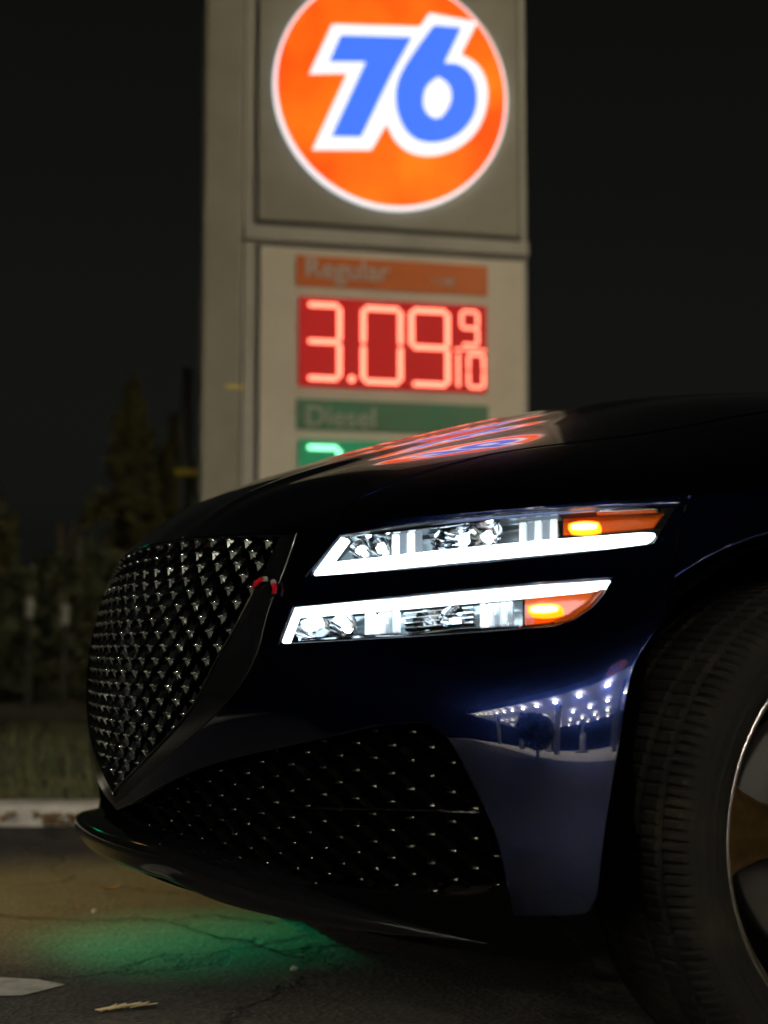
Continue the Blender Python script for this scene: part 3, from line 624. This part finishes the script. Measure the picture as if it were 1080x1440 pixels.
box('column', -1.03, -.815, -.02, .22, 0, 5.0, cab, sign, .012); box('plinth', -1.12, .95, -.12, .42, 0, .14, mat('sign_concrete', (.35, .34, .31), .9), sign, .02)
box('cabinet', -.808, .858, .0, .36, .5, 5.0, fr, sign, .01)
box('cabinet_rail', -.806, .856, -.035, -.002, 2.85, 2.935, fr, sign, .006)
box('cabinet_stile', -.806, -.752, -.035, -.002, .5, 4.98, fr, sign, .006) if False else None
box('panel_gap', -.745, .82, -.006, -.001, 2.942, 4.98, seamm, sign); box('panel_gap', -.735, .835, -.006, -.001, 1.0, 2.838, seamm, sign)
box('logo_panel', -.730, .802, -.030, -.007, 2.965, 4.96, cab, sign, .006)
pp = mat('cream_price_panel', (.74, .68, .55), .4, noise=(1.6, (.62, .56, .44), .35, .7))
box('price_panel', -.715, .828, -.026, -.007, 1.02, 2.822, pp, sign, .006)
# disc with numerals
org = mat('orange_acrylic', (.8, .12, .01), .3); n_ = org.node_tree; b_ = n_.nodes['Principled BSDF']; t_ = n_.nodes.new('ShaderNodeTexNoise'); t_.inputs['Scale'].default_value = 2.6; t_.inputs['Detail'].default_value = 3
r_ = n_.nodes.new('ShaderNodeValToRGB'); r_.color_ramp.elements[0].position = .34; r_.color_ramp.elements[1].position = .7; r_.color_ramp.elements[0].color = (1, .045, .001, 1); r_.color_ramp.elements[1].color = (1, .14, .004, 1)
n_.links.new(n_.nodes['Texture Coordinate'].outputs['Object'], t_.inputs['Vector']); n_.links.new(t_.outputs['Fac'], r_.inputs[0]); n_.links.new(r_.outputs[0], b_.inputs['Emission Color']); b_.inputs['Emission Strength'].default_value = 1.35
wht = emis('white_acrylic', (.92, .95, 1.), 1.0); blu = emis('blue_acrylic', (.045, .155, .9), 1.0)
DC = (.035, 3.762); disc = empty('logo_disc', (0, 0, 0), 0, sign)
ell = lambda rx, rz, n=72: [(DC[0]+rx*math.cos(t), DC[1]+rz*math.sin(t)) for t in np.linspace(0, 2*math.pi, n, endpoint=False)]
flat('rim', ell(.686, .696), -.075, -.031, wht, disc); flat('face', ell(.672, .682), -.082, -.0755, org, disc)
def cc(pts, closed=True, n=6): return [tuple(q) for q in curve(list(pts)+([pts[0]] if closed else []), n)][:-1 if closed else None]
w7 = [(-.321, 4.118), (.235, 4.156), (.02, 3.60), (-.093, 3.397), (-.432, 3.372), (-.232, 3.838), (-.452, 3.813)]
b7 = [(-.273, 4.056), (.148, 4.086), (.03, 3.86), (-.152, 3.467), (-.326, 3.455), (-.127, 3.912), (-.341, 3.893)]
w6 = [(.250, 4.240), (.537, 4.214), (.437, 4.010)]+[tuple(q) for q in curve([(.437, 4.010), (.53, 3.962), (.590, 3.86), (.592, 3.72), (.53, 3.56), (.42, 3.452), (.27, 3.392), (.115, 3.41), (.015, 3.52), (-.016, 3.68), (.015, 3.845), (.10, 4.0), (.250, 4.240)], 5)][1:-1]
b6 = [(.274, 4.169), (.444, 4.172), (.339, 3.945)]+[tuple(q) for q in curve([(.339, 3.945), (.41, 3.95), (.492, 3.903), (.534, 3.79), (.525, 3.68), (.467, 3.573), (.37, 3.496), (.258, 3.466), (.15, 3.489), (.078, 3.579), (.048, 3.72), (.068, 3.835), (.118, 3.935), (.274, 4.169)], 5)][1:-1]
ctr = cc([(.299, 3.858), (.357, 3.82), (.378, 3.76), (.352, 3.67), (.290, 3.612), (.232, 3.64), (.211, 3.71), (.236, 3.80)])
flat('numeral_outline', w7, -.0875, -.0825, wht, disc); flat('numeral_outline', w6, -.0885, -.0825, wht, disc)
flat('numeral', b7, -.0935, -.089, blu, disc); flat('numeral', b6, -.0940, -.089, blu, disc); flat('numeral_counter', ctr, -.0975, -.0945, wht, disc)
# grade bars
bar_o = mat('orange_grade_bar', (.78, .17, .02), .45, noise=(2.2, (.64, .16, .03), .35, .7)); bar_g = mat('green_grade_bar', (.05, .22, .11), .45, noise=(2.2, (.10, .19, .10), .35, .7)); lett = mat('pale_lettering', (.62, .55, .47), .5)
lett_g = mat('pale_green_lettering', (.42, .47, .38), .5)
g1 = box('grade_bar', -.510, .606, -.036, -.0265, 2.600, 2.776, bar_o, sign, .003); text_mesh('lettering', 'Regular', .158, (-.468, -.041, 2.652), lett, g1, .003, 1.02)
text_mesh('lettering', '1 2 MP', .058, (.262, -.041, 2.648), lett, g1, .003, .9)
g2 = box('grade_bar', -.506, .606, -.036, -.0265, 1.785, 1.958, bar_g, sign, .003); text_mesh('lettering', 'Diesel', .158, (-.462, -.041, 1.808), lett_g, g2, .003, 1.03)
# led price displays
ledbk_r = mat('red_led_board', (.03, .002, .002), .6, emit=(1, .002, .003), estr=.36); red = emis('red_led', (1., .21, .13), 3.2)
ledbk_g = mat('green_led_board', (.004, .05, .02), .5, emit=(.0, .42, .15), estr=.35); grn = emis('green_led', (.25, 1., .50), 2.6)
d1 = box('price_display', -.492, .596, -.045, -.0265, 2.030, 2.538, ledbk_r, sign, .004)
def bars(dsp, segs, th, m):
    for (x0, z0), (x1, z1) in segs:
        L = math.hypot(x1-x0, z1-z0); k = max(2, round(L/.024)); 
        ax_, az_ = (x1-x0)/L, (z1-z0)/L
        h = th/2; px_, pz_ = -az_*h, ax_*h
        c = .3*th; pts = [(x0-ax_*c, z0-az_*c), (x0+px_, z0+pz_), (x1+px_, z1+pz_), (x1+ax_*c, z1+az_*c), (x1-px_, z1-pz_), (x0-px_, z0-pz_)]
        flat('led_segment', pts, -.052, -.0455, m, dsp)
def seven(x0, x1, z0, z1, on, gap=.014):
    zm = (z0+z1)/2; g_ = gap; d = {'a': ((x0+g_, z1), (x1-g_, z1)), 'd': ((x0+g_, z0), (x1-g_, z0)), 'g': ((x0+g_, zm), (x1-g_, zm)), 'f': ((x0, zm+g_), (x0, z1-g_)), 'b': ((x1, zm+g_), (x1, z1-g_)), 'e': ((x0, z0+g_), (x0, zm-g_)), 'c': ((x1, z0+g_), (x1, zm-g_))}
    return [d[k] for k in on]
T_ = .026
bars(d1, seven(-.452, -.266, 2.075, 2.492, 'abcdg'), T_, red); bars(d1, seven(-.130, .085, 2.068, 2.488, 'abcdef'), T_, red); bars(d1, seven(.150, .362, 2.065, 2.490, 'abcdfg'), T_, red)
flat('led_segment', [(-.196+.02*math.cos(t), 2.078+.02*math.sin(t)) for t in np.linspace(0, 6.2832, 10, endpoint=False)], -.052, -.0455, red, d1)
bars(d1, seven(.445, .540, 2.305, 2.498, 'abcdfg', .008), .016, red); bars(d1, [((.402, 2.276), (.588, 2.276))], .010, red); bars(d1, [((.424, 2.062), (.424, 2.250))], .016, red); bars(d1, seven(.485, .574, 2.060, 2.250, 'abcdef', .008), .016, red)
d2 = box('price_display', -.490, .596, -.045, -.0265, 1.22, 1.730, ledbk_g, sign, .004)
bars(d2, seven(-.452, -.266, 1.265, 1.684, 'abcdg'), T_, grn)
box('tag_strip', -.90, -.80, -.026, -.0205, 2.002, 2.022, mat('yellow_tag', (.75, .60, .12), .5), sign)

# ------------------------------------------------------------------ behind the sign: pole, trees, shrubs, posts
bark = mat('bark', (.10, .075, .045), .9, noise=(12, (.16, .12, .07), .4, .65), bump=(30, .8, .02)); 
pole = tag(empty('utility_pole', (2.27, 6.36, 0)), 'thin dark pole with a yellow band left of the sign column', 'pole')
MB().tube([(0, 0, 0), (0, 0, 1.6), (.01, 0, 2.35)], [.04, .038, .036], 10).build('shaft', mat('dark_wood', (.02, .018, .014), .8), pole, True)
MB().tube([(0, 0, 1.66), (0, 0, 1.70)], .062, 12).build('reflective_band', mat('yellow_band', (.75, .58, .06), .4), pole); box('bracket', -.07, .10, -.06, -.045, 1.665, 1.695, mat('yellow_bracket', (.75, .58, .06), .4), pole)
def leaves(n, fn, size, up=.3):
    v = []; f = []
    for i in range(n):
        c = np.array(fn()); a = rng.normal(size=3); a /= np.linalg.norm(a); b = np.cross(a, rng.normal(size=3)); b /= np.linalg.norm(b); s_ = size*rng.uniform(.5, 1.4)
        k = len(v); v += [c-a*s_, c+b*s_*.45, c+a*s_, c-b*s_*.45]; f.append((k, k+1, k+2, k+3))
    return v, f
lf = [mat('olive_foliage', (.11, .115, .035), .7, noise=(2, (.17, .145, .05), .4, .65)), mat('dark_foliage', (.05, .065, .025), .7, noise=(2, (.085, .09, .04), .4, .65))]
def conifer(x, y, h, r0, label, m, n=4200):
    t = tag(empty('conifer_tree', (x, y, 0)), label, 'tree', 'trees behind the verge')
    MB().tube([(0, 0, 0), (.05, 0, h*.5), (0, .02, h*.96)], [.13, .09, .02], 8).build('trunk', bark, t, True)
    br = [(rng.uniform(.12, .98), rng.uniform(0, 6.28)) for _ in range(80)]
    def fn():
        z, a = br[rng.integers(80)]; k = rng.uniform(0, 1)**.6; rr = r0*(1-z)**.8*(.7+.3*math.sin(a*3+z*20))*k
        a += rng.normal(0, .13/(k+.2)); return (rr*math.cos(a), rr*math.sin(a), h*z-rr*.25+rng.normal(0, .1))
    v, f = leaves(n, fn, .11); mesh('crown', v, f, m, t); return t
conifer(5.6, 19.3, 4.75, 1.5, 'tall pointed evergreen left of the sign column', lf[0]); conifer(6.6, 20.2, 4.5, 1.3, 'shorter evergreen just right of the tall pointed one', lf[0]); conifer(3.2, 18.6, 3.4, 1.5, 'low evergreen at the left edge of the picture', lf[0])
conifer(8.6, 23, 5.2, 1.8, 'far dark evergreen hidden partly by the sign column', lf[1])
tan = mat('tan_bark', (.22, .15, .07), .9, noise=(10, (.14, .09, .045), .4, .65))
for (x, y, h, l) in ((4.15, 17.7, 2.35, 'left one of two bare tan trunks behind the verge'), (4.42, 17.6, 2.2, 'right one of two bare tan trunks behind the verge')):
    t = tag(empty('bare_trunk', (x, y, 0)), l, 'tree', 'bare trunks'); MB().tube([(0, 0, 0), (.03, 0, h*.6), (-.02, .02, h)], [.07, .055, .03], 8).build('trunk', tan, t, True)
    MB().tube([(.02, 0, h*.65), (.12, 0, h*.85), (.2, .05, h*1.02)], [.03, .022, .01], 6).build('limb', tan, t, True)
for k, (x, y, rx, h, l) in enumerate([(1.6, 12.6, 1.1, 1.25, 'dark shrub at the left edge behind the grass'), (3.0, 12.2, 1.2, 1.5, 'dark shrub between the pale posts and the grille'), (4.6, 11.6, 1.2, 1.35, 'dark shrub behind the grille left of the sign'), (6.6, 11.2, 1.4, 1.5, 'dark shrub mostly hidden behind the sign column'), (-.4, 13.4, 1.2, 1.4, 'dark shrub beyond the left edge of the grass')]):
    t = tag(empty('shrub', (x, y, .04)), l, 'shrub', 'shrubs along the back of the verge')
    def fn():
        d = rng.normal(size=3); d /= np.linalg.norm(d); q = rng.uniform(.5, 1)**.5; b = 1+.18*math.sin(5*d[0]+k)*math.cos(4*d[1]); return (d[0]*rx*q*b, d[1]*.8*q*b, h*.5+d[2]*h*.52*q*b)
    v, f = leaves(3200, fn, .07); mesh('foliage', v, f, lf[1], t); MB().tube([(0, 0, 0), (.05, 0, h*.5)], [.05, .03], 6).build('stem', bark, t)
postm = mat('pale_post', (.30, .31, .27), .7)
for x, y, h, l in ((2.38, 11.35, .98, 'left one of two pale short posts behind the grass'), (2.68, 11.2, .92, 'right one of two pale short posts behind the grass')):
    t = tag(empty('marker_post', (x, y, .04)), l, 'post', 'pale marker posts'); box('shaft', -.025, .025, -.025, .025, 0, h-.15, mat('post_wood', (.02, .02, .014), .9), t); box('cap', -.035, .035, -.035, .035, h-.15, h+.04, postm, t, .01)

# ------------------------------------------------------------------ litter on the lot
leafm = mat('dry_leaf', (.22, .13, .05), .8, noise=(20, (.12, .06, .025), .4, .65))
def leaf(x, y, s_, a, curl):
    V = []; N = 5
    for i in range(N+1):
        t = i/N*2-1; w_ = (1-t*t)*.42
        for j in (-1, 0, 1): V.append((t*s_, j*w_*s_, .006+curl*s_*(t*t*.5+abs(j)*.35)))
    o = mesh('fallen_leaf', V, [(i*3+j, i*3+j+1, i*3+j+4, i*3+j+3) for i in range(N) for j in range(2)], leafm); o.location = (x, y, 0); o.rotation_euler = (rng.uniform(-.2, .2), 0, a); return o
for i, (x, y, s_, l) in enumerate([(.40, 1.10, .028, 'brown leaf lying alone on the lot left of the lip'), (.265, .885, .016, 'pale leaf scrap on the cracked asphalt left of the lip')]): tag(leaf(x, y, s_, i*.7, .6), l, 'leaf', 'scattered leaves on the lot')
for i in range(46):
    t = abs(rng.normal(0, .5)); x = .60+rng.normal(0, .11); y = float(np.interp(x, [p[0] for p in KERB], [p[1] for p in KERB]))-.02-abs(rng.normal(0, .05))
    o = leaf(x, y, rng.uniform(.018, .035), rng.uniform(0, 6.28), rng.uniform(.3, 1.)); o.location.z = rng.uniform(0, .035); tag(o, 'brown dead leaf in the pile against the kerb', 'leaf', 'leaf pile at the kerb')
st_ = mat('dry_straw', (.35, .29, .16), .8)
t = tag(empty('straw_tuft', (.12, .01, .004)), 'thin tuft of dry straw lying in the foreground', 'straw')
for i in range(16): a = rng.normal(0, .25)-.35; x = rng.uniform(-.04, .04); MB().tube([(x, rng.normal(0, .006), .002), (x+.03*math.cos(a), .03*math.sin(a), .008)], .0011, 4).build('stalk', st_, t)
for x, y, s_, l in ((.473, .157, .007, 'small pale pebble in the shadow under the nose'), (.30, .86, .006, 'tiny light pebble beside the crack left of the lip')):
    bm = bmesh.new(); bmesh.ops.create_icosphere(bm, subdivisions=2, radius=s_)
    for v_ in bm.verts: v_.co *= rng.uniform(.8, 1.15); v_.co.z *= .7
    me = bpy.data.meshes.new('pebble'); bm.to_mesh(me); bm.free(); me.materials.append(mat('pale_stone', (.5, .48, .42), .8)); o = bpy.data.objects.new('pebble', me); link(o); o.location = (x, y, s_*.6); tag(o, l, 'pebble')

# ------------------------------------------------------------------ behind the camera: the lit forecourt mirrored in the paint
can = tag(empty('forecourt_canopy', (2.2, -7.6, 0), R(-19)), 'white forecourt canopy with rows of lit downlights mirrored in the bumper', 'canopy')
cw = mat('canopy_white', (.82, .82, .8), .5); CX0, CX1, CY0, CY1, CZ = -40., 1.5, -13., 0., 5.0
box('deck', CX0, CX1, CY0, CY1, CZ, CZ+.9, cw, can, .02)
cl = emis('canopy_downlight', (1., .91, .74), 330)
ul = emis('canopy_ceiling_fill', (1., .95, .86), 150)  # unseen glowing plates, added to brighten the canopy ceiling
for ix in range(14):
    for iy in range(4):
        x = CX1-.9-ix*2.75; y = CY1-.7-iy*3.6; dl = MB().box(x-.22, x+.22, y-.22, y+.22, CZ-.32, CZ-.30).build('downlight', cl, can); MB().box(x-.2, x+.2, y-.2, y+.2, CZ-.296, CZ-.28).build('ceiling_fill', ul, dl)
        MB().box(x-.25, x-.225, y-.25, y+.25, CZ-.39, CZ-.29).box(x+.225, x+.25, y-.25, y+.25, CZ-.39, CZ-.29).box(x-.224, x+.224, y-.25, y-.225, CZ-.39, CZ-.29).box(x-.224, x+.224, y+.225, y+.25, CZ-.39, CZ-.29).build('shade', M['satin'], dl)
for x in (-28., -19., -11., -3.):
    for y in (-2., -10.): box('post', x-.25, x+.25, y-.25, y+.25, 0, CZ-.001, mat('post_cladding', (.12, .12, .13), .5), can, .02)
fd = empty('fascia_disc', (-4.4, CY1+.035, CZ+.75), math.pi, can)
for nm, rr, y0, mm in (('rim', .78, -.05, wht), ('face', .73, -.06, org)): MB().prism([(rr*math.cos(t), -.001, rr*math.sin(t)) for t in np.linspace(0, 6.2832, 40, endpoint=False)], [(rr*math.cos(t), y0, rr*math.sin(t)) for t in np.linspace(0, 6.2832, 40, endpoint=False)]).build(nm, mm, fd)
for poly, y0, mm, nm in ((w7, -.066, wht, 'numeral_outline'), (w6, -.067, wht, 'numeral_outline'), (b7, -.073, blu, 'numeral'), (b6, -.0735, blu, 'numeral'), (ctr, -.078, wht, 'numeral_counter')):
    q = [((a-DC[0])*1.05, (b-DC[1])*1.05) for a, b in poly]; MB().prism([(a, y0+.004, b) for a, b in q], [(a, y0, b) for a, b in q]).build(nm, mm, fd)
tag(mesh('forecourt_slab', [(2.2+x*.9455+y*.3256, -7.6-x*.3256+y*.9455, .004) for x, y in ((-41, -14), (2.4, -14), (2.4, 1.4), (-41, 1.4))], [(0, 1, 2, 3)], mat('forecourt_concrete', (.5, .49, .46), .7, noise=(1.5, (.4, .39, .36), .4, .65))), kind='structure')
for k, (x, y) in enumerate(((-16., -8.), (-8., -10.), (0., -12.5))):
    t = tag(empty('fuel_pump', (x, y, .004)), ('fuel pump under the left end of the canopy', 'fuel pump under the middle of the canopy', 'fuel pump under the right end of the canopy')[k], 'fuel pump', 'pumps on the forecourt')
    box('cabinet', -.45, .45, -.3, .3, .12, 1.9, mat('pump_grey', (.3, .3, .31), .5), t, .02); box('island', -1.2, 1.2, -.5, .5, 0, .12, M['satin'], t, .02); box('screen', -.2, .2, .301, .31, 1.3, 1.6, emis('pump_screen', (.5, .7, 1), 2), t)
    for s_ in (-1, 1): MB().tube([(s_*.46, .1, 1.5), (s_*.6, .2, .7), (s_*.47, .2, 1.1)], .025, 8).build('hose', M['matte'], t)
t = tag(empty('silhouette_tree', (-6.0, -2.75, 0)), 'dark round tree added out of view to mirror in the bumper', 'tree')  # unseen tree, added as a dark shape for the bumper's reflection
def fn():
    d = rng.normal(size=3); d /= np.linalg.norm(d); q = rng.uniform(.5, 1)**.5; return (d[0]*1.2*q, d[1]*1.2*q, 1.35+d[2]*1.05*q)
v, f = leaves(5000, fn, .12); mesh('crown', v, f, lf[1], t); MB().tube([(0, 0, 0), (.04, 0, 1.0)], [.12, .08], 8).build('trunk', bark, t)

# ------------------------------------------------------------------ lamps outside the frame whose light falls on the lot
def spot(name, parent, loc, target, power, col, size, rad, blend=.6, wide=1.):
    l = bpy.data.lights.new(name, 'SPOT'); l.energy = power; l.color = col; l.spot_size = R(size); l.spot_blend = blend; l.shadow_soft_size = rad
    o = bpy.data.objects.new(name, l); link(o, parent); o.location = loc
    d = Vector(target)-Vector(loc)-parent.location; o.rotation_euler = d.to_track_quat('-Z', 'Y').to_euler(); o.scale = (wide, 1, 1); return o
tsig = tag(empty('traffic_signal', (-.6, 7.6, 0)), 'traffic signal showing green on a dark post left of the verge', 'traffic signal')
MB().tube([(0, 0, 0), (0, 0, 3.0)], .05, 10).build('post', M['satin'], tsig); box('head', -.15, .15, -.12, .1, 2.0, 3.0, M['satin'], tsig, .02)
for k, (nm, c, e) in enumerate((('green_lamp', (.0, 1., .42), 6), ('amber_lamp', (.3, .12, .0), 0), ('red_lamp', (.3, .01, .01), 0))):
    zc = 2.17+.33*k; MB().prism([(.1*math.cos(t), -.121, zc+.1*math.sin(t)) for t in np.linspace(0, 6.2832, 20, endpoint=False)], [(.1*math.cos(t), -.135, zc+.1*math.sin(t)) for t in np.linspace(0, 6.2832, 20, endpoint=False)]).build(nm, emis(nm, c, e) if e else mat(nm, c, .3), tsig)
spot('green_light', tsig, (0, -.2, 2.17), (.42, .50, 0), 2000, (0, 1, .36), 1.25, .06, .6, 4.6)
sl_ = tag(empty('street_lamp', (-2.2, 13.5, 0)), 'warm street lamp on a tall pole beyond the verge', 'street lamp')
MB().tube([(0, 0, 0), (0, 0, 5.6), (0, -.3, 6.0), (.1, -1.2, 6.1)], [.09, .07, .05, .04], 10).build('pole', M['satin'], sl_, True); box('lamp_head', -.12, .32, -1.7, -1.1, 6.05, 6.17, M['satin'], sl_, .02)
box('lamp_glass', -.06, .26, -1.62, -1.2, 6.035, 6.049, emis('sodium_glass', (1, .62, .18), 12), sl_)
spot('warm_light', sl_, (.1, -1.4, 5.98), (.28, 1.02, 0), 4200, (1., .72, .16), 3.0, .12, .9, 2.8)
fl = tag(empty('fill_flood_light', (9.5, -6.5, 0)), 'unseen flood light pole added to brighten the price sign', 'flood light')  # unseen lamp, added to brighten the sign and the far trees
MB().tube([(0, 0, 0), (0, 0, 6.6)], [.1, .07], 10).build('pole', M['satin'], fl, True); box('lamp_head', -.25, .25, -.1, .12, 6.6, 6.85, M['satin'], fl, .02)
box('lamp_glass', -.2, .2, .121, .13, 6.63, 6.82, emis('fill_flood_glass', (1, .85, .6), 10), fl)
spot('fill_flood_beam', fl, (0, .2, 6.7), (3.6, 9., 2.6), 2300, (1., .86, .62), 46, .15, .8)
